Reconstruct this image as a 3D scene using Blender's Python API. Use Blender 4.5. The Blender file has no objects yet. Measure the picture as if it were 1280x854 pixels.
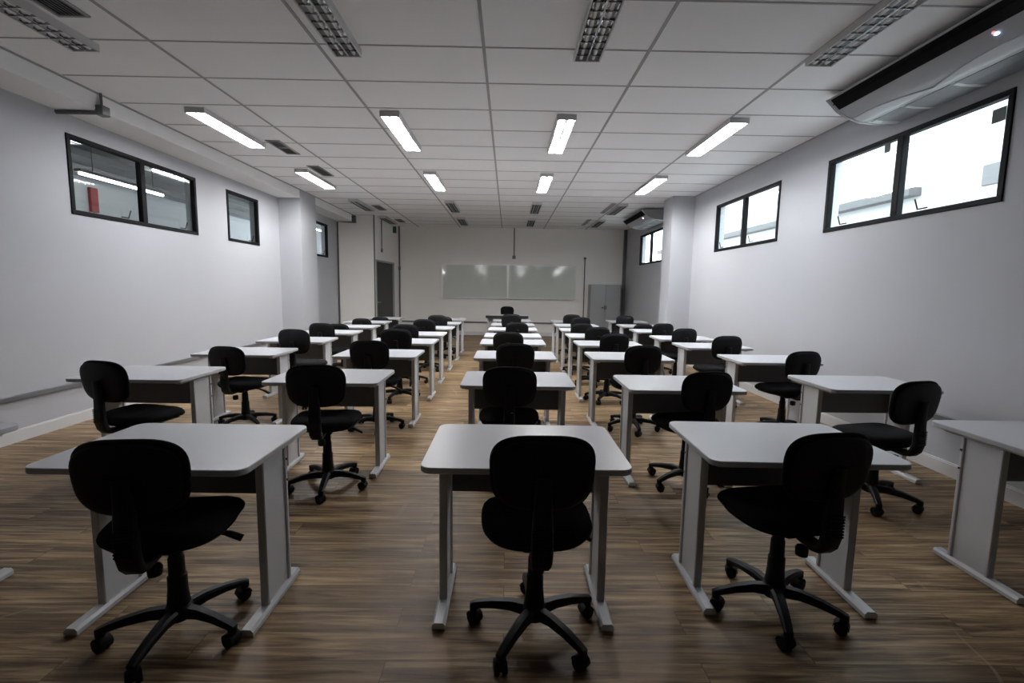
import bpy, bmesh, math, random
from mathutils import Vector, Matrix
random.seed(7)
PI = math.pi
SC = bpy.context.scene
COL = SC.collection
H0 = 1.435                       # eye height
CEIL = 3.243
XL, XR, YB, YN = -4.389, 3.548, 14.43, -2.6

# ------------------------------------------------------------------ materials
def new_mat(name):
    m = bpy.data.materials.new(name); m.use_nodes = True
    nt = m.node_tree; b = nt.nodes['Principled BSDF']
    return m, nt, b

def mat(name, col, rough=0.5, metal=0.0, noise=0.0, nscale=8.0, bump=0.0, bscale=200.0, spec=0.5, emit=None, estr=0.0):
    m, nt, b = new_mat(name)
    b.inputs['Base Color'].default_value = (*col, 1)
    b.inputs['Roughness'].default_value = rough
    b.inputs['Metallic'].default_value = metal
    b.inputs['Specular IOR Level'].default_value = spec
    if emit:
        b.inputs['Emission Color'].default_value = (*emit, 1)
        b.inputs['Emission Strength'].default_value = estr
    tc = nt.nodes.new('ShaderNodeTexCoord')
    if noise:
        n = nt.nodes.new('ShaderNodeTexNoise'); n.inputs['Scale'].default_value = nscale; n.inputs['Detail'].default_value = 4
        nt.links.new(tc.outputs['Object'], n.inputs['Vector'])
        mx = nt.nodes.new('ShaderNodeMix'); mx.data_type = 'RGBA'
        mx.inputs[6].default_value = (*[c * (1 - noise) for c in col], 1)
        mx.inputs[7].default_value = (*[min(1, c * (1 + noise)) for c in col], 1)
        nt.links.new(n.outputs['Fac'], mx.inputs[0]); nt.links.new(mx.outputs[2], b.inputs['Base Color'])
    if bump:
        n2 = nt.nodes.new('ShaderNodeTexNoise'); n2.inputs['Scale'].default_value = bscale
        nt.links.new(tc.outputs['Object'], n2.inputs['Vector'])
        bp = nt.nodes.new('ShaderNodeBump'); bp.inputs['Strength'].default_value = bump; bp.inputs['Distance'].default_value = 0.002
        nt.links.new(n2.outputs['Fac'], bp.inputs['Height']); nt.links.new(bp.outputs['Normal'], b.inputs['Normal'])
    return m

M = {}
M['wall_warm_lifted'] = mat('front_wall_lightened', (0.92, 0.90, 0.865), 0.6, noise=0.02, nscale=1.5, bump=0.15, bscale=90)  # warm wall colour, lightened to offset the weak light at the far end
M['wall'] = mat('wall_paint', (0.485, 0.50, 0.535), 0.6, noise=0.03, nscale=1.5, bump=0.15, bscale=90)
M['ceiling'] = mat('ceiling_board', (0.88, 0.885, 0.89), 0.8, noise=0.03, nscale=2.0, bump=0.1, bscale=120)
M['grid'] = mat('ceiling_track', (0.36, 0.36, 0.365), 0.6)
M['base'] = mat('baseboard_white', (0.70, 0.70, 0.71), 0.35, noise=0.02)
M['top'] = mat('desk_laminate', (0.60, 0.615, 0.655), 0.33, noise=0.04, nscale=5, bump=0.05, bscale=400)
M['edge'] = mat('desk_edge', (0.50, 0.51, 0.535), 0.35)
M['panel'] = mat('modesty_grey', (0.14, 0.142, 0.148), 0.5, noise=0.06, nscale=6)
M['steel'] = mat('powder_coated_steel', (0.58, 0.59, 0.61), 0.42, noise=0.03)
M['bolt'] = mat('dark_bolt', (0.03, 0.03, 0.03), 0.4, 0.6)
M['fabric'] = mat('black_fabric', (0.010, 0.0105, 0.012), 0.95, noise=0.25, nscale=60, bump=0.5, bscale=500, spec=0.15)
M['plastic'] = mat('black_plastic', (0.009, 0.0095, 0.0105), 0.5, noise=0.1, nscale=20, spec=0.22)
M['wheel'] = mat('caster_rubber', (0.010, 0.010, 0.011), 0.6, spec=0.2)
M['frame'] = mat('black_aluminium', (0.004, 0.0045, 0.006), 0.6, 0.0, spec=0.15)
M['rear_wall'] = mat('rear_wall_darkened', (0.07, 0.07, 0.075), 0.8)  # unseen wall, darkened to keep bounce light off the near end
M['housing'] = mat('lamp_housing', (0.55, 0.55, 0.55), 0.4)
M['mirror'] = mat('lamp_reflector', (0.62, 0.63, 0.65), 0.12, 1.0, noise=0.05, nscale=10)
M['louvre'] = mat('lamp_louvre', (0.30, 0.305, 0.31), 0.25, 1.0)
M['tube_off'] = mat('tube_off', (0.80, 0.80, 0.80), 0.3)
M['tube_on'] = mat('tube_on', (1, 1, 1), 0.3, emit=(0.98, 0.985, 1.0), estr=66.0)
M['tube_bright'] = mat('tube_bright', (1, 1, 1), 0.3, emit=(1.0, 0.985, 0.97), estr=118.0)
M['grille'] = mat('vent_grey', (0.30, 0.30, 0.30), 0.5, noise=0.05)
M['vent_dark'] = mat('vent_dark', (0.02, 0.02, 0.02), 0.7)
M['conduit'] = mat('conduit_grey', (0.13, 0.135, 0.14), 0.45, 0.3, noise=0.08, nscale=12)
M['trunk'] = mat('trunking', (0.17, 0.175, 0.19), 0.4, 0.3)
M['ac'] = mat('air_unit_shell', (0.33, 0.335, 0.35), 0.3, noise=0.02)
M['ac_light'] = mat('air_unit_trim', (0.50, 0.51, 0.53), 0.3)
M['ac_dark'] = mat('air_unit_outlet', (0.008, 0.008, 0.009), 0.8, spec=0.1)
M['ac_grille'] = mat('air_unit_grille', (0.17, 0.175, 0.19), 0.5)
M['led'] = mat('led_blue', (0.2, 0.3, 1), 0.3, emit=(0.45, 0.6, 1), estr=12)
M['led_red'] = mat('led_red', (1, 0.1, 0.05), 0.3, emit=(1, 0.1, 0.1), estr=2)
M['board'] = mat('glass_board', (0.62, 0.66, 0.61), 0.09, noise=0.04, nscale=1.2)
M['alu'] = mat('aluminium', (0.72, 0.72, 0.72), 0.35, 0.6)
M['cabinet'] = mat('cabinet_grey', (0.36, 0.37, 0.38), 0.4, 0.1, noise=0.03)
M['cab_shaded'] = mat('cabinet_shaded', (0.30, 0.31, 0.32), 0.4, 0.1)  # cabinet grey with the shade of its side put into the colour
M['door'] = mat('door_dark_green', (0.007, 0.012, 0.011), 0.45, noise=0.08, nscale=5)
M['door_frame'] = mat('door_frame', (0.32, 0.33, 0.34), 0.45)
M['chrome'] = mat('brushed_chrome', (0.7, 0.7, 0.7), 0.25, 1.0)
M['sign_green'] = mat('sign_green', (0.02, 0.09, 0.055), 0.4)
M['sticker'] = mat('sticker_grey', (0.16, 0.20, 0.18), 0.6, noise=0.3, nscale=30)
M['teacher_edge'] = mat('teacher_desk_edge', (0.03, 0.032, 0.035), 0.4)
M['teacher_panel'] = mat('teacher_desk_panel', (0.40, 0.41, 0.42), 0.5)
M['hall_wall'] = mat('corridor_paint', (0.62, 0.63, 0.65), 0.7, noise=0.03, nscale=2)
M['hall_ceiling'] = mat('corridor_slab', (0.10, 0.105, 0.11), 0.8, noise=0.15, nscale=2)
M['hall_beam'] = mat('corridor_beam', (0.22, 0.225, 0.235), 0.6, noise=0.1, nscale=3)
M['hall_tube'] = mat('corridor_tube', (1, 1, 1), 0.3, emit=(0.97, 0.985, 1.0), estr=16.0)
M['red'] = mat('fire_red', (0.35, 0.03, 0.03), 0.5)
M['outside'] = mat('outdoor_render', (0.36, 0.36, 0.36), 0.85, noise=0.04, nscale=0.8)
M['outside_grey'] = mat('outdoor_grey_band', (0.075, 0.075, 0.078), 0.8, noise=0.06, nscale=2)
M['outside_dark'] = mat('outdoor_window_dark', (0.055, 0.055, 0.06), 0.3)
M['ground'] = mat('outdoor_paving', (0.45, 0.45, 0.44), 0.9, noise=0.1, nscale=1)

def glass_mat():
    m = bpy.data.materials.new('window_glass'); m.use_nodes = True
    nt = m.node_tree; nt.nodes.clear()
    o = nt.nodes.new('ShaderNodeOutputMaterial'); mx = nt.nodes.new('ShaderNodeMixShader')
    t = nt.nodes.new('ShaderNodeBsdfTransparent'); g = nt.nodes.new('ShaderNodeBsdfGlossy')
    g.inputs['Roughness'].default_value = 0.02
    t.inputs['Color'].default_value = (0.90, 0.93, 0.92, 1)
    lw = nt.nodes.new('ShaderNodeLayerWeight'); lw.inputs['Blend'].default_value = 0.5
    pw = nt.nodes.new('ShaderNodeMath'); pw.operation = 'POWER'; pw.inputs[1].default_value = 5.0
    f = nt.nodes.new('ShaderNodeMath'); f.operation = 'MULTIPLY_ADD'; f.inputs[1].default_value = 0.96; f.inputs[2].default_value = 0.04
    nt.links.new(lw.outputs['Facing'], pw.inputs[0]); nt.links.new(pw.outputs[0], f.inputs[0])
    nt.links.new(f.outputs[0], mx.inputs[0]); nt.links.new(t.outputs[0], mx.inputs[1]); nt.links.new(g.outputs[0], mx.inputs[2])
    nt.links.new(mx.outputs[0], o.inputs[0]); return m
M['glass'] = glass_mat()

def floor_mat():
    m, nt, b = new_mat('vinyl_plank_floor')
    N = nt.nodes.new; L = nt.links.new
    tc = N('ShaderNodeTexCoord')
    br = N('ShaderNodeTexBrick'); br.offset = 0.37; br.offset_frequency = 2
    br.inputs['Scale'].default_value = 1.0
    br.inputs['Brick Width'].default_value = 1.22; br.inputs['Row Height'].default_value = 0.152
    br.inputs['Mortar Size'].default_value = 0.0012; br.inputs['Mortar Smooth'].default_value = 0.2
    br.inputs['Color1'].default_value = (0.0, 0.0, 0.0, 1); br.inputs['Color2'].default_value = (1, 1, 1, 1)
    br.inputs['Mortar'].default_value = (0.2, 0.2, 0.2, 1)
    L(tc.outputs['Object'], br.inputs['Vector'])
    # long grain along X, different on each plank
    mp = N('ShaderNodeMapping'); mp.inputs['Scale'].default_value = (1.9, 34, 1)
    addv = N('ShaderNodeVectorMath'); addv.operation = 'ADD'
    sc = N('ShaderNodeVectorMath'); sc.operation = 'SCALE'; sc.inputs['Scale'].default_value = 7.0
    L(br.outputs['Color'], sc.inputs[0]); L(tc.outputs['Object'], addv.inputs[0]); L(sc.outputs[0], addv.inputs[1])
    L(addv.outputs[0], mp.inputs['Vector'])
    n1 = N('ShaderNodeTexNoise'); n1.inputs['Scale'].default_value = 1.0; n1.inputs['Detail'].default_value = 7; n1.inputs['Roughness'].default_value = 0.62; n1.inputs['Distortion'].default_value = 0.6
    L(mp.outputs[0], n1.inputs['Vector'])
    mp2 = N('ShaderNodeMapping'); mp2.inputs['Scale'].default_value = (1.1, 5.5, 1); L(tc.outputs['Object'], mp2.inputs['Vector'])
    n2 = N('ShaderNodeTexNoise'); n2.inputs['Scale'].default_value = 1.6; n2.inputs['Detail'].default_value = 3; L(mp2.outputs[0], n2.inputs['Vector'])
    cr = N('ShaderNodeValToRGB')
    e = cr.color_ramp.elements
    e[0].position = 0.34; e[0].color = (0.075, 0.043, 0.022, 1)
    e[1].position = 0.68; e[1].color = (0.52, 0.375, 0.215, 1)
    k = e.new(0.50); k.color = (0.245, 0.162, 0.088, 1)
    L(n1.outputs['Fac'], cr.inputs[0])
    # plank to plank tone
    mr = N('ShaderNodeMapRange'); mr.inputs[3].default_value = 0.80; mr.inputs[4].default_value = 1.22
    L(br.outputs['Color'], mr.inputs[0])
    mr2 = N('ShaderNodeMapRange'); mr2.inputs[1].default_value = 0.3; mr2.inputs[2].default_value = 0.7; mr2.inputs[3].default_value = 0.78; mr2.inputs[4].default_value = 1.2
    L(n2.outputs['Fac'], mr2.inputs[0])
    mul = N('ShaderNodeMath'); mul.operation = 'MULTIPLY'; L(mr.outputs[0], mul.inputs[0]); L(mr2.outputs[0], mul.inputs[1])
    mc = N('ShaderNodeVectorMath'); mc.operation = 'SCALE'; L(cr.outputs[0], mc.inputs[0]); L(mul.outputs[0], mc.inputs['Scale'])
    # thin pale scratches left by rolling chairs
    wv = N('ShaderNodeTexVoronoi'); wv.feature = 'DISTANCE_TO_EDGE'; wv.inputs['Scale'].default_value = 0.75
    dn = N('ShaderNodeTexNoise'); dn.inputs['Scale'].default_value = 1.1; L(tc.outputs['Object'], dn.inputs['Vector'])
    mxv = N('ShaderNodeMix'); mxv.data_type = 'VECTOR'; mxv.inputs[0].default_value = 0.35
    L(tc.outputs['Object'], mxv.inputs[4]); L(dn.outputs['Color'], mxv.inputs[5]); L(mxv.outputs[1], wv.inputs['Vector'])
    lt = N('ShaderNodeMath'); lt.operation = 'LESS_THAN'; lt.inputs[1].default_value = 0.0035; L(wv.outputs['Distance'], lt.inputs[0])
    sn = N('ShaderNodeTexNoise'); sn.inputs['Scale'].default_value = 1.9; L(tc.outputs['Object'], sn.inputs['Vector'])
    gt = N('ShaderNodeMapRange'); gt.inputs[1].default_value = 0.52; gt.inputs[2].default_value = 0.66; gt.inputs[3].default_value = 0; gt.inputs[4].default_value = 0.35
    L(sn.outputs['Fac'], gt.inputs[0])
    ml = N('ShaderNodeMath'); ml.operation = 'MULTIPLY'; L(lt.outputs[0], ml.inputs[0]); L(gt.outputs[0], ml.inputs[1])
    mixc = N('ShaderNodeMix'); mixc.data_type = 'RGBA'; L(ml.outputs[0], mixc.inputs[0]); L(mc.outputs[0], mixc.inputs[6]); mixc.inputs[7].default_value = (0.42, 0.36, 0.30, 1)
    # plank joints
    mj = N('ShaderNodeMix'); mj.data_type = 'RGBA'; L(br.outputs['Fac'], mj.inputs[0]); L(mixc.outputs[2], mj.inputs[6]); mj.inputs[7].default_value = (0.04, 0.026, 0.018, 1)
    L(mj.outputs[2], b.inputs['Base Color'])
    rr = N('ShaderNodeMapRange'); rr.inputs[3].default_value = 0.36; rr.inputs[4].default_value = 0.50; L(n1.outputs['Fac'], rr.inputs[0]); L(rr.outputs[0], b.inputs['Roughness'])
    bp = N('ShaderNodeBump'); bp.inputs['Strength'].default_value = 0.12; bp.inputs['Distance'].default_value = 0.002; L(n1.outputs['Fac'], bp.inputs['Height']); L(bp.outputs[0], b.inputs['Normal'])
    b.inputs['Specular IOR Level'].default_value = 0.16
    return m
M['floor'] = floor_mat()

# ------------------------------------------------------------------ mesh helpers
def bm_new(): return bmesh.new()

def box(bm, x0, x1, y0, y1, z0, z1, bev=0.0, seg=2):
    vs = [bm.verts.new((x, y, z)) for z in (z0, z1) for y in (y0, y1) for x in (x0, x1)]
    fs = [bm.faces.new([vs[i] for i in q]) for q in ((0, 2, 3, 1), (4, 5, 7, 6), (0, 1, 5, 4), (2, 6, 7, 3), (0, 4, 6, 2), (1, 3, 7, 5))]
    if bev:
        es = list({e for f in fs for e in f.edges})
        bmesh.ops.bevel(bm, geom=es, offset=bev, segments=seg, profile=0.5, affect='EDGES')
    return vs

def prism(bm, pts, a0, a1, axis='z'):
    """extrude a closed 2D outline between a0 and a1 along an axis"""
    def P(p, a):
        return {'z': (p[0], p[1], a), 'y': (p[0], a, p[1]), 'x': (a, p[0], p[1])}[axis]
    lo = [bm.verts.new(P(p, a0)) for p in pts]; hi = [bm.verts.new(P(p, a1)) for p in pts]
    n = len(pts)
    bm.faces.new(lo); bm.faces.new(hi[::-1])
    for i in range(n): bm.faces.new((lo[i], lo[(i + 1) % n], hi[(i + 1) % n], hi[i]))

def tube(bm, pts, r, n=10, caps=True):
    """round tube along points; r a number or a list"""
    pts = [Vector(p) for p in pts]
    rs = r if isinstance(r, (list, tuple)) else [r] * len(pts)
    rings = []; up = None
    for i, p in enumerate(pts):
        a = pts[max(0, i - 1)]; b = pts[min(len(pts) - 1, i + 1)]
        t = (b - a).normalized()
        if up is None:
            up = Vector((0, 0, 1)) if abs(t.z) < 0.9 else Vector((1, 0, 0))
        s = t.cross(up).normalized(); u = s.cross(t).normalized(); up = u
        rings.append([bm.verts.new(p + (s * math.cos(2 * PI * k / n) + u * math.sin(2 * PI * k / n)) * rs[i]) for k in range(n)])
    for a, b in zip(rings, rings[1:]):
        for k in range(n): bm.faces.new((a[k], a[(k + 1) % n], b[(k + 1) % n], b[k]))
    if caps: bm.faces.new(rings[0][::-1]); bm.faces.new(rings[-1])

def bar(bm, pts, ws, hs, up0=(0, 0, 1), side=None):
    """flat bar with chamfered section swept along points; ws widths, hs heights"""
    pts = [Vector(p) for p in pts]; rings = []
    n = len(pts)
    ws = ws if isinstance(ws, (list, tuple)) else [ws] * n
    hs = hs if isinstance(hs, (list, tuple)) else [hs] * n
    for i, p in enumerate(pts):
        t = (pts[min(n - 1, i + 1)] - pts[max(0, i - 1)]).normalized()
        s = Vector(side) if side else t.cross(Vector(up0)).normalized()
        u = s.cross(t).normalized()
        w, h = ws[i] / 2, hs[i] / 2; c = min(w, h) * 0.45
        sec = [(-w + c, -h), (w - c, -h), (w, -h + c), (w, h - c), (w - c, h), (-w + c, h), (-w, h - c), (-w, -h + c)]
        rings.append([bm.verts.new(p + s * a + u * b) for a, b in sec])
    for a, b in zip(rings, rings[1:]):
        for k in range(8): bm.faces.new((a[k], a[(k + 1) % 8], b[(k + 1) % 8], b[k]))
    bm.faces.new(rings[0][::-1]); bm.faces.new(rings[-1])

def lathe(bm, prof, n=16, cx=0, cy=0):
    rings = [[bm.verts.new((cx + r * math.cos(2 * PI * k / n), cy + r * math.sin(2 * PI * k / n), z)) for k in range(n)] for r, z in prof]
    for a, b in zip(rings, rings[1:]):
        for k in range(n): bm.faces.new((a[k], a[(k + 1) % n], b[(k + 1) % n], b[k]))
    bm.faces.new(rings[0][::-1]); bm.faces.new(rings[-1])

def mesh_of(name, bm, m, smooth=None):
    bmesh.ops.recalc_face_normals(bm, faces=bm.faces[:])
    me = bpy.data.meshes.new(name); bm.to_mesh(me); bm.free()
    me.materials.append(m)
    if smooth is not None:
        for p in me.polygons: p.use_smooth = True
        me.set_sharp_from_angle(angle=math.radians(smooth))
    return me

def obj(name, bm, m, parent=None, smooth=None):
    o = bpy.data.objects.new(name, mesh_of(name, bm, m, smooth)); COL.objects.link(o)
    if parent: o.parent = parent
    return o

def tag(o, label, cat, group=None):
    o['label'] = label; o['category'] = cat
    if group: o['group'] = group
    return o

def thing(name, label, cat, loc=(0, 0, 0), rz=0, group=None):
    o = bpy.data.objects.new(name, None); COL.objects.link(o)
    o.empty_display_size = 0.1
    o.location = loc; o.rotation_euler = (0, 0, rz)
    return tag(o, label, cat, group)

def struct(name, bm, m, smooth=None):
    o = obj(name, bm, m, None, smooth); o['kind'] = 'structure'; return o

def dup(root, loc, rz, label, sc=None):
    kids = {}
    for c in root.children: kids[c] = list(c.children)
    r = root.copy(); COL.objects.link(r); r.location = loc; r.rotation_euler = (0, 0, rz); r['label'] = label
    for ch, gs in kids.items():
        c = ch.copy(); COL.objects.link(c); c.parent = r
        for g in gs:
            d = g.copy(); COL.objects.link(d); d.parent = c
    return r

# ------------------------------------------------------------------ room shell
bm = bm_new(); box(bm, XL - .15, XR + .15, YN - .15, YB + .15, -0.12, 0)
struct('floor', bm, M['floor'])
bm = bm_new(); box(bm, XL - .15, XR + .15, YN - .15, YB + .15, CEIL, CEIL + 0.12)
struct('ceiling', bm, M['ceiling'])

WZ0, WZ1 = 2.115, 2.90          # window sill and head
WL = [(4.87, 6.81), (7.53, 8.46), (10.55, 11.63)]
WR = [(3.45, 5.39), (6.31, 8.22), (10.98, 12.88)]
def side_wall(name, x0, x1, wins, y0, y1):
    bm = bm_new(); y = y0
    for a, b in wins:
        box(bm, x0, x1, y, a, 0, CEIL)
        box(bm, x0, x1, a, b, 0, WZ0); box(bm, x0, x1, a, b, WZ1, CEIL)
        y = b
    box(bm, x0, x1, y, y1, 0, CEIL)
    return struct(name, bm, M['wall'])
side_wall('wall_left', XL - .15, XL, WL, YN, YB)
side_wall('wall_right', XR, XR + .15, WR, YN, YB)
bm = bm_new(); box(bm, XL - .15, XR + .15, YB, YB + .15, 0, CEIL); struct('wall_front', bm, M['wall_warm_lifted'])
bm = bm_new(); box(bm, XL - .15, XR + .15, YN - .15, YN, 0, CEIL); struct('wall_back', bm, M['rear_wall'])

# step in the far left corner: short wall facing the room and the wall with the door
YS = 12.28
XS0, XS1 = -3.46, -3.32
DY0, DY1, DZ = 12.42, 13.95, 2.135
def xs(y): return XS0 + (XS1 - XS0) * (y - YS) / (YB - YS)
bm = bm_new()
box(bm, XL, XS0, YS, YS + 0.12, 0, CEIL)
def wedge(bm, ya, yb, za, zb, th=0.12):
    prism(bm, [(xs(ya), ya), (xs(yb), yb), (xs(yb) - th, yb), (xs(ya) - th, ya)], za, zb, 'z')
wedge(bm, YS + .12, DY0, 0, CEIL); wedge(bm, DY0, DY1, DZ, CEIL); wedge(bm, DY1, YB, 0, CEIL)
struct('wall_alcove', bm, M['wall_warm_lifted'])

# door leaf in that wall
d = bpy.data.objects.new('door_1', None); COL.objects.link(d); d['kind'] = 'structure'
bm = bm_new(); prism(bm, [(xs(DY0 + .05) - .03, DY0 + .05), (xs(DY1 - .05) - .03, DY1 - .05), (xs(DY1) - .075, DY1 - .05), (xs(DY0) - .075, DY0 + .05)], 0.005, DZ - .04, 'z')
obj('door_leaf', bm, M['door'], d)
bm = bm_new()
prism(bm, [(xs(DY0) + .012, DY0 - .02), (xs(DY0 + .05) + .012, DY0 + .05), (xs(DY0 + .05) - .1, DY0 + .05), (xs(DY0) - .1, DY0)], 0, DZ, 'z')
prism(bm, [(xs(DY1 - .05) + .012, DY1 - .05), (xs(DY1) + .012, DY1), (xs(DY1) - .1, DY1), (xs(DY1) - .1, DY1 - .05)], 0, DZ, 'z')
prism(bm, [(xs(DY0 + .05) + .012, DY0 + .05), (xs(DY1 - .05) + .012, DY1 - .05), (xs(DY1) - .1, DY1 - .05), (xs(DY0) - .1, DY0 + .05)], DZ - .04, DZ, 'z')
obj('door_frame', bm, M['door_frame'], d)
bm = bm_new(); lathe(bm, [(.028, 0), (.028, .012)], 14); bar(bm, [(0, 0, .02), (0, .0, .05), (0, .12, .05)], .018, .018, up0=(1, 0, 0))
bmesh.ops.transform(bm, matrix=Matrix.Translation((xs(12.6) - .03, 12.6, 1.02)) @ Matrix.Rotation(PI / 2, 4, 'Y'), verts=bm.verts[:])
obj('door_handle', bm, M['chrome'], d, 40)

# structural columns
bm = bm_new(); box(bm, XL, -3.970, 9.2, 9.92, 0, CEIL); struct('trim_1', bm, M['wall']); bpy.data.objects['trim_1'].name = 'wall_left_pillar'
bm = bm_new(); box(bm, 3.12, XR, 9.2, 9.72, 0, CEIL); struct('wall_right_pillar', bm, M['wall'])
# lowered strip of ceiling along the left wall
bm = bm_new(); box(bm, XL, -3.975, YN, YS, CEIL - .16, CEIL); struct('ceiling_bulkhead', bm, M['ceiling'])
# thin grey strips along the ceiling edge
bm = bm_new()
box(bm, -3.975, -3.957, YN, YS, CEIL - .012, CEIL)
box(bm, XR - .016, XR, YN, YB, CEIL - .012, CEIL)
struct('trim_1', bm, M['grid'])

# suspended ceiling tracks
X0, Y0 = -0.211, 3.780
bm = bm_new()
for i in range(-2, 3):
    x = X0 + 1.252 * i
    box(bm, x - .012, x + .012, YN, YB, CEIL - .005, CEIL)
for j in range(-10, 17):
    y = Y0 + .626 * j
    xs_ = [-3.957] + [X0 + 1.252 * i for i in range(-2, 3)] + [XR - .016]
    for a, b in zip(xs_, xs_[1:]): box(bm, a + .012, b - .012, y - .008, y + .008, CEIL - .003, CEIL)
struct('trim_2', bm, M['grid'])

# baseboards
def baseboard(name, segs):
    bm = bm_new()
    for (x0, x1, y0, y1) in segs:
        box(bm, x0, x1, y0, y1, 0, .10)
        # narrower bead on top
        if x1 - x0 < .1: 
            xa, xb = (x0, x0 + .010) if x0 < 0 else (x1 - .010, x1)
            box(bm, xa, xb, y0, y1, .10, .112)
        else: box(bm, x0, x1, y1 - .010, y1, .10, .112)
    return struct(name, bm, M['base'])
baseboard('baseboard_left', [(XL, XL + .016, YN, 9.2), (XL, XL + .016, 9.92, YS)])
baseboard('baseboard_right', [(XR - .016, XR, YN, 9.2), (XR - .016, XR, 9.72, YB)])
baseboard('baseboard_front', [(XS1, XR, YB - .016, YB)])

# ------------------------------------------------------------------ windows
def window(n, wall_x, side, y0, y1, panes, stickers=()):
    """side = +1 when outdoors lies towards +X"""
    w = bpy.data.objects.new('window_%d' % n, None); COL.objects.link(w); w['kind'] = 'structure'
    w.location = (wall_x, (y0 + y1) / 2, WZ0)
    def X(a): return a * side
    L = (y1 - y0) / 2; Ht = WZ1 - WZ0; f = .045
    bm = bm_new()
    def bx(xa, xb, ya, yb, za, zb): box(bm, min(X(xa), X(xb)), max(X(xa), X(xb)), ya, yb, za, zb, .004, 1)
    bx(-.012, .05, -L, L, 0, f); bx(-.012, .05, -L, L, Ht - f, Ht)
    bx(-.012, .05, -L, -L + f, f, Ht - f); bx(-.012, .05, L - f, L, f, Ht - f)
    cuts = [-L + f + (2 * L - 2 * f) * k / panes for k in range(panes + 1)]
    for c in cuts[1:-1]: bx(-.012, .05, c - .035, c + .035, f, Ht - f)
    obj('window_frame', bm, M['frame'], w)
    for k in range(panes):
        a, b = cuts[k] + (.035 if k else 0), cuts[k + 1] - (.035 if k < panes - 1 else 0)
        bm = bm_new(); box(bm, min(X(.018), X(.022)), max(X(.018), X(.022)), a, b, f, Ht - f)
        p = obj('pane', bm, M['glass'], w)
        # casement stay at the bottom edge
        bm = bm_new(); yc = a + (b - a) * .68
        bar(bm, [(X(-.02), yc - .05, f + .012), (X(-.02), yc + .05, f + .012)], .012, .012, up0=(1, 0, 0))
        bar(bm, [(X(-.02), yc + .045, f + .010), (X(-.035), yc + .065, f + .10)], .012, .008, up0=(1, 0, 0))
        obj('window_catch', bm, M['frame'], w)
    for (ya, yb, za, zb) in stickers:
        bm = bm_new(); box(bm, min(X(.015), X(.0165)), max(X(.015), X(.0165)), ya - (y0 + y1) / 2, yb - (y0 + y1) / 2, za - WZ0, zb - WZ0)
        obj('sticker', bm, M['sticker'], w)
    return w
window(1, XL, -1, *WL[0], 2); window(2, XL, -1, *WL[1], 1); window(3, XL, -1, *WL[2], 1)
window(4, XR, 1, *WR[0], 2, [(3.52, 3.62, 2.70, 2.80), (4.56, 4.63, 2.77, 2.85)]); window(5, XR, 1, *WR[1], 2); window(6, XR, 1, *WR[2], 2)

# ------------------------------------------------------------------ corridor behind the left windows
HX = -7.7
bm = bm_new(); box(bm, HX - .15, HX, 0, 17, 0, 4.4); struct('wall_corridor', bm, M['hall_wall'])
bm = bm_new(); box(bm, HX, XL - .15, 0, 17, -.12, 0); struct('floor_corridor', bm, M['ground'])
bm = bm_new(); box(bm, HX, XL - .15, 0, 17, 4.4, 4.5); box(bm, XL - .25, XL - .15, 0, 17, CEIL + .12, 4.4)
struct('ceiling_corridor', bm, M['hall_ceiling'])
bm = bm_new(); box(bm, HX, XL - .15, 17, 17.15, 0, 4.4); struct('wall_corridor_end', bm, M['hall_wall'])
bm = bm_new(); box(bm, HX, XL - .15, -.15, 0, 0, 4.4); struct('wall_corridor_start', bm, M['hall_wall'])
bm = bm_new()
for y in (5.2, 7.0, 8.8, 10.6, 12.4, 14.2): box(bm, HX, XL - .3, y, y + .22, 3.75, 4.4)
box(bm, -6.9, -6.55, 0.3, 16.8, 3.45, 3.7); box(bm, -7.6, -7.3, .3, 16.8, 3.3, 3.42)
struct('ceiling_corridor_beams', bm, M['hall_beam'])
for i, (x, y0, y1, z) in enumerate([(-6.3, 7.14, 8.88, 3.02), (-6.3, 8.62, 9.8, 3.42), (-5.5, 5.35, 5.9, 3.12), (-5.4, 10.2, 11.6, 3.05), (-6.1, 12.5, 13.9, 3.2), (-6.1, 14.6, 16.0, 3.2)]):
    L = thing('corridor_lamp', ['bright tube lamp seen through nearest left window, lower streak', 'tube lamp behind the second pane of nearest left window',
              'tube lamp high up behind the nearest left window', 'tube lamp seen through the small middle left window',
              'tube lamp seen through the farthest left window', 'tube lamp deepest in the corridor beyond the left windows'][i], 'lamp', (x, (y0 + y1) / 2, z), 0, 'corridor tube lamps')
    hl = (y1 - y0) / 2
    bm = bm_new(); box(bm, -.05, .05, -hl, hl, .02, .06, .005, 1); obj('housing', bm, M['hall_beam'], L)
    bm = bm_new(); tube(bm, [(0, -hl + .03, 0), (0, hl - .03, 0)], .019, 8); obj('tube', bm, M['hall_tube'], L, 40)
    bm = bm_new(); tube(bm, [(0, -hl * .7, .06), (0, -hl * .7, 4.4 - z)], .006, 6); tube(bm, [(0, hl * .7, .06), (0, hl * .7, 4.4 - z)], .006, 6)
    obj('suspension_rod', bm, M['conduit'], L)
bm = bm_new(); box(bm, HX, HX + .06, 8.90, 9.06, 2.72, 3.16, .01)
tag(obj('fire_cabinet', bm, M['red']), 'red panel on the corridor wall behind the nearest left window', 'fire cabinet')

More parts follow.
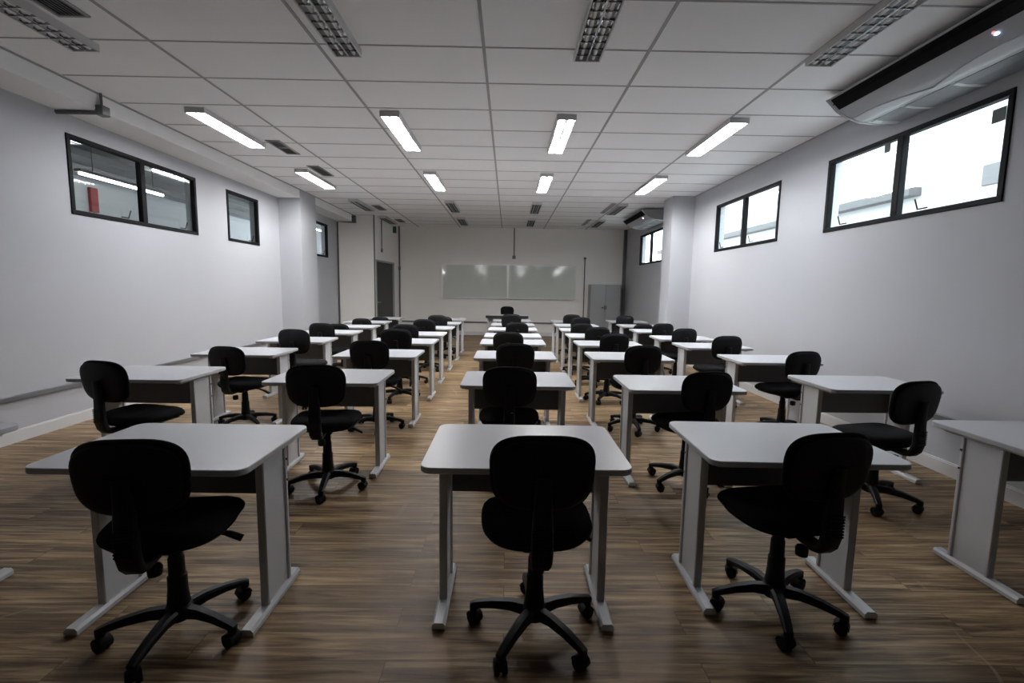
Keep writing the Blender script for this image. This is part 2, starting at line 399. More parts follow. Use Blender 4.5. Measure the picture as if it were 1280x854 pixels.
# ------------------------------------------------------------------ neighbouring building outside the right windows
ob = thing('neighbouring_building', 'pale rendered building seen through the right windows', 'building', (8.0, 9, 0))
bm = bm_new(); box(bm, 0, 4, -14, 16, -1, 6.5); obj('facade', bm, M['outside'], ob)
bm = bm_new(); box(bm, -.25, 0, .35, 16, 3.36, 3.52); obj('ledge', bm, M['outside_grey'], ob)
for (a, b, c, e) in [(-1.35, -.85, 3.28, 3.62), (-3.4, -2.6, 3.3, 3.7)]:
    bm = bm_new(); box(bm, -.03, .02, a, b, c, e, .005, 1); obj('window', bm, M['outside_dark'], ob)
bm = bm_new(); box(bm, XR + .15, 30, -25, 40, -1.1, -1.0); struct('ground_outside', bm, M['ground'])

# ------------------------------------------------------------------ ceiling lamps
FL, FW, FH = 1.24, .205, .055
def lamp_proto(on, bright=False):
    r = thing('ceiling_lamp', 'x', 'ceiling lamp', (0, 0, 0), 0, 'lit twin-tube ceiling lamps' if on else 'unlit twin-tube ceiling lamps')
    hl, hw = FL / 2, FW / 2
    bm = bm_new()
    box(bm, -hw, hw, -hl, hl, FH - .006, FH)
    box(bm, -hw, -hw + .010, -hl, hl, 0, FH - .006); box(bm, hw - .010, hw, -hl, hl, 0, FH - .006)
    box(bm, -hw + .01, hw - .01, -hl, -hl + .012, 0, FH - .006); box(bm, -hw + .01, hw - .01, hl - .012, hl, 0, FH - .006)
    box(bm, -.006, .006, -hl + .012, hl - .012, .002, .02)
    obj('housing', bm, M['housing'], r)
    bm = bm_new()
    for s in (-1, 1):
        c = s * .047; pts = []
        for k in range(9):
            a = PI * k / 8; pts.append((c + .041 * math.cos(a), .006 + .040 * math.sin(a)))
        pv = None
        for y in (-hl + .012, hl - .012):
            cur = [bm.verts.new((p[0], y, p[1])) for p in pts]
            if pv:
                for k in range(8): bm.faces.new((pv[k], pv[k + 1], cur[k + 1], cur[k]))
            pv = cur
    obj('reflector', bm, M['mirror'], r, 60)
    for s in (-1, 1):
        bm = bm_new(); tube(bm, [(s * .047, -hl + .02, .019), (s * .047, hl - .02, .019)], .0125, 8)
        obj('tube', bm, M[('tube_bright' if bright else 'tube_on') if on else 'tube_off'], r, 50)
    bm = bm_new(); ys_ = [-hl + FL * k / 13 for k in range(1, 13)]
    right = [(.004, -hl + .02)]; left = []
    for y in ys_: right += [(.004, y - .002), (hw - .012, y - .002), (hw - .012, y + .002), (.004, y + .002)]
    right.append((.004, hl - .02))
    prism(bm, right + [(-x, y) for x, y in right[::-1]], .0, .0055 if on else .013, 'z')
    obj('louvre', bm, M['mirror' if on else 'louvre'], r)
    return r
LX = [-3.26, -1.255, .582, 2.385]
LY = [3.24, 5.73, 8.24, 10.72, 13.0]
rows_txt = ['in the row cut by the photo top', 'in the nearer lit row', 'in the farther lit row', 'in the dark row just beyond the lit ones', 'in the row nearest the front wall']
cols_txt = ['leftmost', 'second from left', 'third from left', 'rightmost']
protos = {}
for j, y in enumerate(LY):
    on = j in (1, 2)
    for i, x in enumerate(LX):
        lab = ('lit white' if on else 'unlit louvred') + ' ceiling lamp, %s %s' % (cols_txt[i], rows_txt[j])
        z = CEIL - FH
        key = (on, j == 2)
        if key not in protos:
            protos[key] = lamp_proto(on, j == 2); protos[key].location = (x, y, z); protos[key]['label'] = lab
        else: dup(protos[key], (x, y, z), 0, lab)

# ------------------------------------------------------------------ ceiling vents
def vent(x0, x1, y0, y1, lab, split=False):
    v = thing('ceiling_vent', lab, 'air vent', ((x0 + x1) / 2, (y0 + y1) / 2, CEIL), 0, 'ceiling air vents')
    a, b = (x1 - x0) / 2, (y1 - y0) / 2
    bm = bm_new(); f = .018
    box(bm, -a, a, -b, -b + f, -.012, 0); box(bm, -a, a, b - f, b, -.012, 0)
    box(bm, -a, -a + f, -b + f, b - f, -.012, 0); box(bm, a - f, a, -b + f, b - f, -.012, 0)
    if split: box(bm, -a + f, a - f, -.02, .02, -.012, 0)
    obj('vent_frame', bm, M['grille'], v)
    bm = bm_new(); box(bm, -a + f, a - f, -b + f, b - f, -.002, 0); obj('duct_opening', bm, M['vent_dark'], v)
    bm = bm_new(); n = 7
    for k in range(n):
        x = -a + f + (2 * a - 2 * f) * (k + .5) / n
        prism(bm, [(x - .006, -.004), (x - .003, -.004), (x + .006, -.013), (x + .003, -.013)], -b + f, b - f, 'y')
    obj('vent_blades', bm, M['grille'], v)
vent(-3.10, -2.88, 2.80, 3.47, 'dark ceiling vent at the top left corner of the photo')
vent(-3.08, -2.90, 6.17, 6.78, 'ceiling vent beside the nearest lit lamp on the left', True)
vent(-3.08, -2.90, 7.40, 8.05, 'ceiling vent above the second lit lamp on the left')
vent(-3.08, -2.90, 10.8, 11.45, 'dark ceiling vent above the corner with the door')
vent(-3.08, -2.90, 12.9, 13.5, 'farthest ceiling vent on the left, beside the front wall')
vent(2.14, 2.24, 10.1, 11.35, 'long narrow ceiling vent beside the far right unlit lamp')
vent(2.02, 2.12, 12.4, 13.5, 'long narrow ceiling vent nearest the front wall on the right')

# ------------------------------------------------------------------ desks
DW, DD, DH = .84, .60, .74
def rrect(w, d, r, n=6):
    pts = []
    for cx, cy, a0 in ((w / 2 - r, d / 2 - r, 0), (-w / 2 + r, d / 2 - r, PI / 2), (-w / 2 + r, -d / 2 + r, PI), (w / 2 - r, -d / 2 + r, 1.5 * PI)):
        for k in range(n + 1):
            a = a0 + PI / 2 * k / n; pts.append((cx + r * math.cos(a), cy + r * math.sin(a)))
    return pts
def make_desk(name='student_desk', W=DW, group='student desks', topm='top', edgem='edge', panelm='panel', panel_z=.465, feet=True):
    r = thing(name, 'x', 'desk', (0, 0, 0), 0, group)
    bm = bm_new(); prism(bm, rrect(W - .004, DD - .004, .046), DH - .012, DH, 'z')
    t = obj('tabletop', bm, M[topm], r, 40)
    bm = bm_new()
    o = rrect(W, DD, .048); i_ = rrect(W - .008, DD - .008, .044); n = len(o)
    prof = [(1, DH - .0015), (1, DH - .022), (0, DH - .025)]
    rings = [[bm.verts.new((*(o[k] if a else i_[k]), z)) for k in range(n)] for a, z in [(0, DH - .0008), (1, DH - .003), (1, DH - .022), (0, DH - .026)]]
    for a, b in zip(rings, rings[1:]):
        for k in range(n): bm.faces.new((a[k], a[(k + 1) % n], b[(k + 1) % n], b[k]))
    bm.faces.new(rings[-1])
    obj('edge_band', bm, M[edgem], t, 35)
    lx = W / 2 - .064
    bm = bm_new(); box(bm, -lx + .018, lx - .018, .105, .123, panel_z, DH - .026, .002, 1); obj('modesty_panel', bm, M[panelm], r)
    for s in (-1, 1):
        bm = bm_new(); x = s * lx
        # steel column: web with folded edges, open on the inner side
        box(bm, x - .008, x + .008, -.058, .128, .03, DH - .026)
        for y in (-.064, .134): box(bm, x - .018, x + .018, y - .010, y + .010, .03, DH - .026, .004, 1)
        # top bracket under the worktop
        box(bm, x - .022, x + .022, -.22, .24, DH - .046, DH - .026, .003, 1)
        lg = obj('leg', bm, M['steel'], r)
        bm = bm_new()
        prof = [(x - .028, .004), (x + .028, .004), (x + .028, .022), (x + .018, .034), (x - .018, .034), (x - .028, .022)]
        prism(bm, prof, -.225, .215, 'y')
        obj('foot', bm, M['steel'], lg)
        for yy in (-.19, .18):
            bm = bm_new(); lathe(bm, [(.016, 0), (.016, .005)], 10, x, yy); obj('foot_pad', bm, M['bolt'], lg)
        for zz in (.62, .52):
            bm = bm_new(); box(bm, min(x + s * .017, x + s * .022), max(x + s * .017, x + s * .022), .130, .138, zz, zz + .010)
            obj('bolt', bm, M['bolt'], lg)
    return r
desk0 = make_desk()
colname = {'A': 'the left wall column', 'B': 'the left-of-centre column', 'C': 'the centre column', 'D': 'the right-of-centre column', 'E': 'the right wall column'}
ordn = ['', 'nearest', 'second', 'third', 'fourth', 'fifth', 'sixth', 'seventh', 'farthest']
def dlabel(c, n):
    return 'grey-topped student desk, %s in %s' % (nearn[n], colname[c])
nearn = ['', 'nearest', 'second nearest', 'third nearest', 'fourth nearest', 'fifth nearest', 'sixth nearest', 'seventh nearest', 'farthest']
DX = {'A': [-2.795, -2.79, -2.745, -2.72, -2.72, -2.73, -2.80, -2.81],
      'B': [-1.405, -1.36, -1.34, -1.35, -1.37, -1.375, -1.365, -1.38],
      'C': [.083, .08, .08, .07, .075, .09, .10, .09],
      'D': [1.28, 1.29, 1.285, 1.32, 1.335, 1.345, 1.35, 1.38],
      'E': [2.785, 2.80, 2.76, 2.655, 2.64, 2.63, 2.66, 2.70]}
DYn = {'A': [1.68, 3.37, 4.65, 5.82, 6.92, 8.0, 9.13, 10.4],
       'B': [1.71, 3.34, 4.65, 5.82, 6.84, 7.98, 9.12, 10.3],
       'C': [1.76, 3.32, 4.65, 5.88, 6.78, 7.90, 9.0, 10.2],
       'D': [1.86, 3.24, 4.68, 5.86, 6.90, 7.95, 9.0, 10.15],
       'E': [1.96, 3.35, 4.62, 5.78, 6.76, 7.96, 9.12, 10.4]}
DR = {('D', 1): -.02, ('B', 2): .01, ('E', 2): .0, ('A', 3): .01}
first = True
for c in 'ABCDE':
    for n in range(1, 9):
        loc = (DX[c][n - 1], DYn[c][n - 1] + DD / 2, 0); rz = DR.get((c, n), 0.0)
        if first: desk0.location = loc; desk0.rotation_euler = (0, 0, rz); desk0['label'] = dlabel(c, n); first = False
        else: dup(desk0, loc, rz, dlabel(c, n))
td = make_desk('teacher_desk', 1.12, None, 'top', 'teacher_edge', 'teacher_panel', .12)
td.location = (-.02, 12.45, 0); td.rotation_euler = (0, 0, PI)
td['label'] = 'teacher desk with black edge and pale front panel facing the class'
if 'group' in td: del td['group']
bm = bm_new(); box(bm, -.55, .55, .276, .298, .672, DH - .026, .003, 1); obj('front_fascia', bm, M['teacher_edge'], td)

# ------------------------------------------------------------------ chairs
def cushion(bm, w, h, th, fn, n=44, e=2.9, taper=0.0):
    """padded super-ellipse; fn maps (u,v,d) to space, d = offset through thickness"""
    def outline(k, s):
        a = 2 * PI * k / n; ca, sa = math.cos(a), math.sin(a)
        x = math.copysign(abs(ca) ** (2 / e), ca); y = math.copysign(abs(sa) ** (2 / e), sa)
        return x * w / 2 * s * (1 + taper * y), y * h / 2 * s
    prof = [(.0, .5), (.35, .49), (.62, .46), (.82, .40), (.93, .28), (.985, .12), (1.0, 0), (.985, -.14), (.93, -.30), (.82, -.40), (.6, -.44), (.3, -.45), (0, -.45)]
    rings = []
    for s, d in prof:
        if s == 0: rings.append([bm.verts.new(fn(0, 0, d * th))])
        else: rings.append([bm.verts.new(fn(*outline(k, s), d * th)) for k in range(n)])
    for a, b in zip(rings, rings[1:]):
        for k in range(n):
            k2 = (k + 1) % n
            if len(a) == 1: bm.faces.new((a[0], b[k], b[k2]))
            elif len(b) == 1: bm.faces.new((a[k], b[0], a[k2]))
            else: bm.faces.new((a[k], b[k], b[k2], a[k2]))

def make_chair():
    r = thing('office_chair', 'x', 'chair', (0, 0, 0), 0, 'black swivel chairs')
    # seat
    def fs(u, v, d):
        # v forward; waterfall front, slightly raised rear
        z = .484 + d - .9 * max(0, v - .06) ** 2 * 1.6 + .35 * max(0, -v - .12) ** 2 + .12 * abs(u) ** 2
        return (u, v + .02, z)
    bm = bm_new(); cushion(bm, .45, .43, .092, fs, e=3.1, taper=.02); seat = obj('seat', bm, M['fabric'], r, 60)
    def fs2(u, v, d): 
        p = fs(u, v, d); return (p[0], p[1], p[2] - .040)
    bm = bm_new(); cushion(bm, .415, .385, .022, fs2, e=2.7); obj('seat_shell', bm, M['plastic'], seat, 60)
    # backrest
    tilt = math.radians(7)
    def fb(u, v, d, off=0.0):
        y = -.228 + d + off + .42 * u * u - v * math.tan(tilt)
        return (u, y, .765 + v)
    bm = bm_new(); cushion(bm, .378, .292, .05, fb, e=3.2, taper=.04); back = obj('backrest', bm, M['fabric'], r, 60)
    bm = bm_new(); cushion(bm, .355, .268, .022, lambda u, v, d: fb(u, v, d, -.026), e=2.9, taper=.045); obj('backrest_shell', bm, M['plastic'], back, 60)
    # curved support bar from beneath the seat up behind the back
    P = [(0, -.02, .430), (0, -.10, .428), (0, -.16, .424), (0, -.205, .424), (0, -.238, .434), (0, -.258, .458), (0, -.270, .50), (0, -.270, .56), (0, -.270, .64), (0, -.274, .70), (0, -.284, .78)]
    bm = bm_new(); bar(bm, P, [.05, .055, .06, .066, .072, .076, .078, .076, .07, .06, .05], [.026, .028, .03, .034, .038, .040, .038, .034, .03, .026, .02], side=(1, 0, 0))
    sup = obj('back_support', bm, M['plastic'], r, 50)
    bm = bm_new()
    for k in range(8):
        z = .50 + .012 * k; box(bm, -.034, .034, -.294, -.286, z, z + .007, .002, 1)
    obj('support_ribs', bm, M['plastic'], sup)
    # mechanism, knobs, lever
    bm = bm_new(); box(bm, -.06, .06, -.12, .10, .405, .448, .012, 2); obj('seat_mechanism', bm, M['plastic'], r, 50)
    bm = bm_new(); bar(bm, [(.05, .03, .425), (.13, .04, .418), (.19, .045, .40)], [.014, .016, .030], [.012, .012, .014]); bar(bm, [(.18, .044, .404), (.235, .05, .375)], [.032, .040], [.016, .014])
    obj('height_lever', bm, M['plastic'], r, 50)
    bm = bm_new(); lathe(bm, [(.012, -.045), (.024, -.04), (.026, -.01), (.020, 0)], 12)
    bmesh.ops.transform(bm, matrix=Matrix.Translation((0, -.135, .385)), verts=bm.verts[:])
    obj('tension_knob', bm, M['plastic'], r, 50)
    # gas column with telescopic cover
    bm = bm_new(); lathe(bm, [(.040, .07), (.042, .13), (.036, .20), (.035, .255), (.030, .26), (.029, .335), (.025, .34), (.024, .41)], 18)
    obj('gas_column', bm, M['plastic'], r, 40)
    bm = bm_new(); lathe(bm, [(.030, .066), (.050, .075), (.054, .105), (.046, .128), (.036, .135)], 18); obj('base_hub', bm, M['plastic'], r, 40)
    # five legs, each with its caster
    for k in range(5):
        a = PI / 2 + 2 * PI * k / 5 + math.radians(8)
        Rm = Matrix.Rotation(a, 4, 'Z')
        bm = bm_new()
        bar(bm, [(.03, 0, .100), (.10, 0, .108), (.18, 0, .100), (.245, 0, .086), (.275, 0, .078)], [.052, .046, .040, .036, .030], [.050, .042, .034, .028, .022])
        lathe(bm, [(.014, .052), (.018, .060), (.018, .086)], 10, .264, 0)
        bmesh.ops.transform(bm, matrix=Rm, verts=bm.verts[:])
        lg = obj('leg', bm, M['plastic'], r, 40)
        bm = bm_new()
        sw = random.Random(k * 3).uniform(-1.2, 1.2)
        for s in (-1, 1):
            n = 16; x0, x1 = (s * .006, s * .025)
            ra = [bm.verts.new((.026 * math.cos(2 * PI * q / n), x0, .026 + .026 * math.sin(2 * PI * q / n))) for q in range(n)]
            rb = [bm.verts.new((.024 * math.cos(2 * PI * q / n), x1, .026 + .024 * math.sin(2 * PI * q / n))) for q in range(n)]
            bm.faces.new(ra[::-1]); bm.faces.new(rb)
            for q in range(n): bm.faces.new((ra[q], ra[(q + 1) % n], rb[(q + 1) % n], rb[q]))
        # hood over the two wheels
        arc = [(.0295 * math.cos(PI * q / 8), .030 + .0285 * math.sin(PI * q / 8)) for q in range(9)]
        arc2 = [(.0275 * math.cos(PI * q / 8), .028 + .0275 * math.sin(PI * q / 8)) for q in range(8, -1, -1)]
        prism(bm, arc + arc2, -.023, .023, 'y')
        box(bm, -.006, .006, -.006, .006, .02, .062)
        bmesh.ops.transform(bm, matrix=Rm @ Matrix.Translation((.264, 0, 0)) @ Matrix.Rotation(sw, 4, 'Z') @ Matrix.Translation((-.008, 0, 0)), verts=bm.verts[:])
        obj('caster', bm, M['wheel'], lg, 40)
    return r
chair0 = make_chair()
TOPZ = .911      # top of the backrest in the prototype
# key: back centre x, y, top z, yaw (deg, + = turned left), description
CH = [
 ('C1', .132, 1.60, .93, 1), ('C2', .02, 3.22, .90, 0), ('C3', .08, 4.62, .90, 0), ('C4', .01, 5.85, .90, 0), ('C6', .16, 7.95, .87, 0), ('C7', .07, 9.3, .94, 0),
 ('B1', -1.305, 1.58, .905, 7), ('B2', -1.245, 3.02, .93, 6), ('B3', -1.32, 4.46, .93, 0), ('B4', -1.39, 5.85, .92, 4), ('B5', -1.47, 6.75, .91, 0), ('B6', -1.42, 8.0, .90, 0), ('B7', -1.36, 9.1, .91, 0), ('B8', -1.38, 10.1, .82, 0),
 ('A2', -2.70, 3.12, .92, -13), ('A3', -2.69, 4.48, .85, -8), ('A4', -2.45, 5.38, .94, -5), ('A5', -2.66, 6.72, .91, -4), ('A6', -2.80, 7.75, .82, 0), ('A7', -2.84, 9.15, .82, 0), ('A8', -2.72, 10.05, .80, 0),
 ('D1', 1.265, 1.76, .905, 9), ('D2', 1.40, 3.2, .89, 10), ('D3', 1.33, 4.53, .91, 6), ('D4', 1.37, 5.95, .89, 8), ('D5', 1.37, 7.1, .88, 6), ('D6', 1.24, 7.8, .88, 0), ('D7', 1.44, 9.25, .90, 0), ('D8', 1.40, 10.25, .90, 0),
 ('E2', 2.60, 2.9, .90, 13), ('E3', 2.86, 4.46, .885, 10), ('E4', 2.60, 5.50, .925, 7), ('E5', 2.62, 6.9, .895, 8), ('E6', 2.66, 8.0, .89, 6), ('E7', 2.58, 8.9, .81, 0), ('E8', 2.50, 10.0, .905, 0),
]
clabel = {
 'C1': 'black swivel chair seen squarely from behind at the bottom centre of the photo',
 'C2': 'black swivel chair directly beyond the nearest centre desk', 
 'B1': 'black swivel chair at the bottom left, tucked under the near left desk',
 'D1': 'black swivel chair turned left at the nearest desk right of centre',
 'A2': 'black swivel chair turned right, closest chair to the left wall',
 'E2': 'black swivel chair turned left, nearest one along the right wall',
 'C3': 'black swivel chair, third one back in the centre column', 'C4': 'black swivel chair, fourth one back in the centre column',
 'C6': 'black swivel chair, fifth visible one back in the centre column', 'C7': 'black swivel chair, last student chair visible in the centre column'}
def chlabel(k):
    if k in clabel: return clabel[k]
    c, n = k[0], int(k[1])
    turn = {'B2': ' turned slightly left', 'D2': ' turned left', 'A3': ' turned slightly right', 'E3': ' turned left', 'E4': ' turned slightly left'}.get(k, '')
    return 'black swivel chair%s at the %s desk in %s' % (turn, nearn[n], colname[c])
spin = {'C1': -4, 'B1': 24, 'D1': 1, 'B2': 33, 'D2': 30, 'E2': -13}
for idx, (k, bx_, by_, tz, yaw) in enumerate(CH):
    a = math.radians(yaw); off = .235
    lim = DYn[k[0]][int(k[1]) - 1] - .095      # keep each backrest clear of its desk
    if by_ > lim: q = lim / by_; bx_ *= q; tz = H0 + (tz - H0) * q; by_ = lim
    loc = (bx_ - off * math.sin(a), by_ + off * math.cos(a), 0)
    if idx == 0: o = chair0; o.location = loc; o.rotation_euler = (0, 0, a); o['label'] = chlabel(k)
    else: o = dup(chair0, loc, a, chlabel(k))
    dz = tz - TOPZ
    for ch in o.children:                       # each chair stands at its own height, base stays down
        nm = ch.name.split('.')[0]
        if nm in ('seat', 'back_support', 'seat_mechanism', 'height_lever', 'tension_knob'): ch.location = (0, 0, dz * .6)
        if nm == 'backrest': ch.location = (0, 0, dz)
        if nm in ('leg', 'base_hub', 'gas_column'):
            ch.rotation_euler = (0, 0, math.radians(spin.get(k, (idx * 37) % 72 - 36)))
tc = dup(chair0, (-.02, 13.15, 0), PI, 'black swivel chair behind the teacher desk at the front of the room')
for ch in tc.children: ch.location = (0, 0, 0)
if 'group' in tc: del tc['group']
for ch in tc.children:
    if ch.name.split('.')[0] in ('backrest',): ch.location = (0, 0, .025)

# ------------------------------------------------------------------ front wall: board, cabinet, conduits
wb = thing('whiteboard', 'wide pale green glass writing board in two panels on the front wall', 'whiteboard', (0, YB - .056, 1.125))
wb.rotation_euler = (math.radians(-3.1), 0, 0)      # hangs with its lower edge a little off the wall
for (a, b) in ((-2.0, -.03), (.0, 2.02)):
    bm = bm_new(); box(bm, a, b, -.028, -.012, .012, 1.0); obj('board_panel', bm, M['board'], wb)
bm = bm_new()
box(bm, -2.02, 2.04, -.012, 0, 0, 1.015)
box(bm, -2.02, 2.04, -.034, -.012, 0, .012); box(bm, -2.02, 2.04, -.034, -.012, 1.003, 1.015)
box(bm, -2.02, -2.0, -.034, -.012, .012, 1.003); box(bm, 2.02, 2.04, -.034, -.012, .012, 1.003); box(bm, -.03, 0, -.034, -.012, .012, 1.003)
obj('board_frame', bm, M['alu'], wb)

cb = thing('steel_cabinet', 'grey steel two-door cabinet in the right front corner', 'cabinet', (2.88, 13.98, 0))
bm = bm_new(); box(bm, -.45, .45, 0, .40, .05, 1.60, .004, 1); box(bm, -.43, .43, .03, .38, 0, .05); obj('cabinet_body', bm, M['cab_shaded'], cb)
for s in (-1, 1):
    bm = bm_new(); box(bm, min(s * .004, s * .44), max(s * .004, s * .44), -.018, -.001, .07, 1.58, .003, 1); dr = obj('cabinet_door', bm, M['cabinet'], cb)
    bm = bm_new(); box(bm, s * .03 - .010, s * .03 + .010, -.040, -.018, .86, .98, .004, 1); obj('handle', bm, M['bolt'], dr)
bm = bm_new(); box(bm, -.11, -.05, -.021, -.018, .90, .93); obj('name_plate', bm, M['bolt'], cb)

def pipe(label, pts, r=.0125, boxes=(), name='conduit', mt='conduit'):
    c = thing(name, label, 'conduit', pts[0], 0)
    p0 = Vector(pts[0]); bm = bm_new(); tube(bm, [Vector(p) - p0 for p in pts], r, 10); obj('pipe', bm, M[mt], c, 50)
    for (x, y, z, a, b, e) in boxes:
        bm = bm_new(); box(bm, x - a - p0.x, x + a - p0.x, y - b - p0.y, y + b - p0.y, z - e - p0.z, z + e - p0.z, .004, 1); obj('junction_box', bm, M[mt], c)
    return c
pipe('short grey conduit with a box coming down above the middle of the writing board', [(.16, YB - .02, CEIL), (.16, YB - .02, 2.42)], .018, [(.16, YB - .025, 2.38, .05, .024, .05)])
pipe('grey conduit rising between the writing board and the cabinet', [(2.31, YB - .02, 0.0), (2.31, YB - .02, 2.36)], .016, [(2.31, YB - .025, 2.38, .035, .022, .03)])
pipe('grey conduit in the front corner right of the alcove door', [(XS1 + .03, YB - .03, 0), (XS1 + .03, YB - .03, CEIL)], .022, [(XS1 + .03, YB - .03, 2.0, .03, .028, .05)])
bm = bm_new(); box(bm, XR - .09, XR - .001, YB - .10, YB - .001, 0, CEIL, .006, 1)
tag(obj('cable_duct', bm, M['conduit']), 'thick dark grey duct standing in the right front corner beside the cabinet', 'duct')
pipe('grey conduit at the edge of the wall beside the dark door', [(XS0 + .02, YS - .018, 0), (XS0 + .02, YS - .018, CEIL)], .016)
pipe('short conduit with a box hanging above the dark door', [(xs(12.85) + .018, 12.85, CEIL), (xs(12.85) + .018, 12.85, 2.44)], .014, [(xs(12.85) + .02, 12.85, 2.40, .018, .045, .045)])
pipe('grey conduit in the left corner that bends under the bulkhead to the ceiling', [(XL + .025, YS - .02, 0), (XL + .025, YS - .02, CEIL - .19), (-3.96, YS - .02, CEIL - .19)], .018,
     [(-3.93, YS - .06, CEIL - .12, .045, .05, .09)])
cA = pipe('dark conduit crossing under the bulkhead above the nearest left window', [(XL + .0, 4.80, CEIL - .178), (-4.02, 4.80, CEIL - .178)], .020,
     [(-3.945, 4.80, CEIL - .165, .040, .045, .045)])
bm = bm_new(); tube(bm, [(-3.95 - XL, 0, .05), (-3.95 - XL, 0, .178)], .012, 8); obj('pipe', bm, M['conduit'], cA, 50)
bm = bm_new(); box(bm, xs(13.9), xs(13.9) + .10, 13.88, 13.90, 2.98, 3.17, .003, 1); 
tag(obj('exit_sign', bm, M['sign_green']), 'small dark green sign plate high above the dark door', 'sign')

# cable trunking
def trunk(segs, label):
    bm = bm_new()
    for (x0, x1, y0, y1, z) in segs:
        box(bm, x0, x1, y0, y1, z - .022, z + .022, .003, 1)
    return tag(obj('cable_trunking', bm, M['trunk']), label, 'cable trunking')
trunk([(XL + .002, XL + .035, YN + .1, 9.2, .40)], 'long grey cable channel running low along the left wall')
trunk([(XR - .035, XR - .002, YN + .1, 9.2, .45)], 'long grey cable channel running low along the right wall')
trunk([(XS1 + .07, 2.29, YB - .035, YB, .40)], 'grey cable channel running low across the front wall')

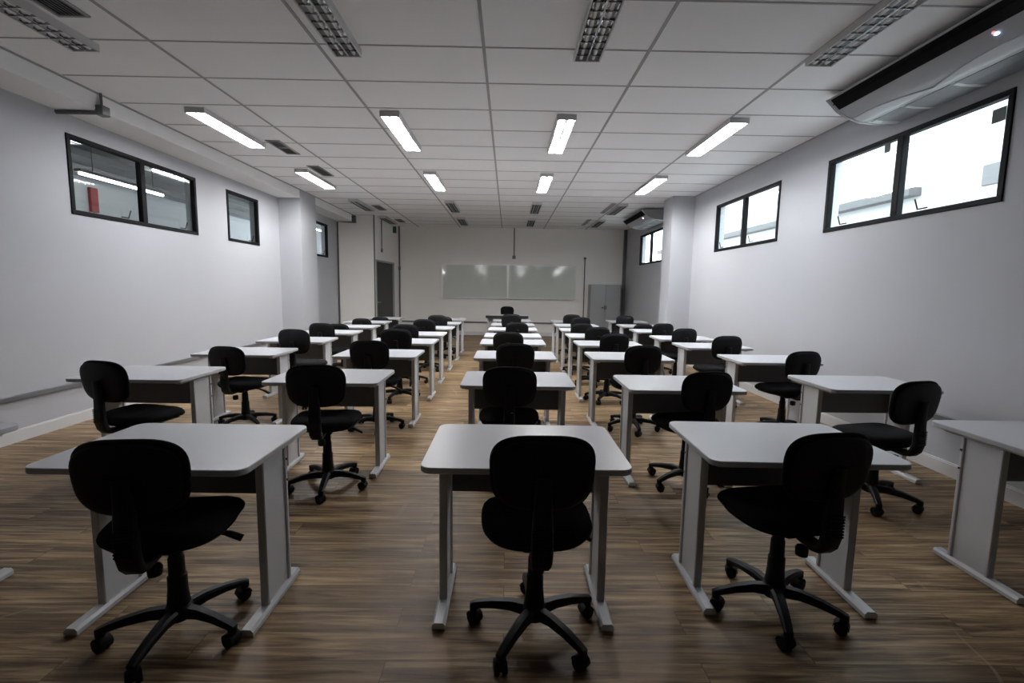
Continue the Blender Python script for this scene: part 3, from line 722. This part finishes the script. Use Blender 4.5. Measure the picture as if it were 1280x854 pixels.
# ------------------------------------------------------------------ air conditioners
def air_unit(label, y0, y1, grp='ceiling air conditioners'):
    a = thing('air_conditioner', label, 'air conditioner', (XR, (y0 + y1) / 2, CEIL), 0, grp)
    L = (y1 - y0) / 2
    # profile relative to wall and ceiling: (x, z)
    P = [(-.03, -.035), (-.60, -.035), (-.665, -.055), (-.56, -.155), (-.47, -.205), (-.35, -.245), (-.20, -.258), (-.03, -.258)]
    bm = bm_new(); prism(bm, P, -L, L, 'y'); body = obj('air_unit_shell', bm, M['ac'], a, 25)
    # outlet slot along the front slanted face
    def lerp(p, q, t): return (p[0] + (q[0] - p[0]) * t, p[1] + (q[1] - p[1]) * t)
    p, q = P[2], P[3]
    n = Vector((q[1] - p[1], -(q[0] - p[0]))).normalized() * 1.0
    if n.x > 0: n = -n
    s0, s1 = lerp(p, q, .12), lerp(p, q, .92)
    bm = bm_new(); prism(bm, [s0, s1, (s1[0] + n.x * .006, s1[1] + n.y * .006), (s0[0] + n.x * .006, s0[1] + n.y * .006)], -L + .04, L - .04, 'y')
    obj('air_outlet', bm, M['ac_dark'], a)
    bm = bm_new()
    m0, m1 = lerp(p, q, .40), lerp(p, q, .46)
    prism(bm, [m0, m1, (m1[0] + n.x * .022, m1[1] + n.y * .022), (m0[0] + n.x * .022, m0[1] + n.y * .022)], -L + .045, L - .045, 'y')
    obj('air_flap', bm, M['ac_dark'], a)
    bm = bm_new(); 
    for yy in (-L - .012, L - .018):
        bm = bm_new(); prism(bm, [(x * 1.008, z * 1.015) for x, z in P], yy, yy + .03, 'y'); obj('end_cap', bm, M['ac'], a, 25)
    # underside: pale trim with three intake grilles between bars
    for (a0, a1) in ((-L + .03, -L + .10), (-.60 * L + .0, -.56 * L), (.0, .04), (.5 * L, .54 * L), (L - .10, L - .03)):
        bm = bm_new(); prism(bm, [(-.30, -.2515), (-.20, -.263), (-.04, -.264), (-.04, -.258), (-.20, -.2575), (-.30, -.2485)], a0, a1, 'y')
        obj('intake_bar', bm, M['ac_light'], a)
    bm = bm_new(); prism(bm, [(-.29, -.2535), (-.20, -.2605), (-.045, -.261), (-.045, -.2575), (-.20, -.2570), (-.29, -.2505)], -L + .05, L - .05, 'y')
    obj('intake_grille', bm, M['ac_grille'], a)
    # raised pale swoosh along the lower front
    bm = bm_new(); K = 16; lo = []; hi = []
    for k in range(K + 1):
        y = -L + .03 + (2 * L - .06) * k / K; t = k / K
        w = .020 + .085 * abs(math.sin(PI * (t * 1.5 + .15))) 
        lo.append((-.335, y)); hi.append((-.335 - w, y))
    def zz(x):
        for (xa, za), (xb, zb) in zip(P[3:], P[4:]):
            if xa <= x <= xb: return za + (zb - za) * (x - xa) / (xb - xa)
        return P[3][1]
    rows = []
    for (xa, y), (xb, _) in zip(lo, hi):
        rows.append([bm.verts.new((xa + (xb - xa) * s / 4, y, zz(xa + (xb - xa) * s / 4) - .006)) for s in range(5)])
    for r0, r1 in zip(rows, rows[1:]):
        for s in range(4): bm.faces.new((r0[s], r0[s + 1], r1[s + 1], r1[s]))
    ex = bmesh.ops.extrude_face_region(bm, geom=bm.faces[:])
    bmesh.ops.translate(bm, vec=(0, 0, .005), verts=[v for v in ex['geom'] if isinstance(v, bmesh.types.BMVert)])
    obj('pale_trim', bm, M['ac_light'], a, 30)
    bm = bm_new(); box(bm, -.53, -.515, -L + .35, -L + .37, -.184, -.172); obj('indicator_light', bm, M['led'], a)
    bm = bm_new(); box(bm, -.545, -.537, -L + .36, -L + .37, -.175, -.165); obj('standby_light', bm, M['led_red'], a)
    return a
air_unit('large pale ceiling air conditioner above the nearest right window', 2.75, 4.49)
air_unit('far ceiling air conditioner partly hidden by the right pillar', 10.5, 12.2)

# ------------------------------------------------------------------ light and sky
w = bpy.data.worlds.new('sky'); SC.world = w; w.use_nodes = True
nt = w.node_tree; bg = nt.nodes['Background']
bg.inputs['Color'].default_value = (0.84, 0.92, 1.0, 1)      # even overcast sky
bg.inputs['Strength'].default_value = 6.0

# ------------------------------------------------------------------ camera
cam = bpy.data.cameras.new('camera'); co = bpy.data.objects.new('camera', cam); COL.objects.link(co)
f, pp, yy, rr = 588.5, .1116, .0097, .0156
F = Vector((math.sin(yy) * math.cos(pp), math.cos(yy) * math.cos(pp), -math.sin(pp)))
ri = Vector((math.cos(yy), -math.sin(yy), 0)); u = ri.cross(F)
RI = math.cos(rr) * ri + math.sin(rr) * u; UP = -math.sin(rr) * ri + math.cos(rr) * u
mw = Matrix((( RI.x, UP.x, -F.x, 0), (RI.y, UP.y, -F.y, 0), (RI.z, UP.z, -F.z, H0), (0, 0, 0, 1)))
co.matrix_world = mw
cam.sensor_fit = 'HORIZONTAL'; cam.sensor_width = 36.0; cam.lens = f / 1280 * 36
cam.clip_start = 0.05; cam.clip_end = 200
SC.camera = co
vs = SC.view_settings; vs.view_transform = 'Standard'; vs.look = 'None'; vs.gamma = 1.0; vs.exposure = 0.88; vs.use_curve_mapping = False
SC.cycles.max_bounces = 8
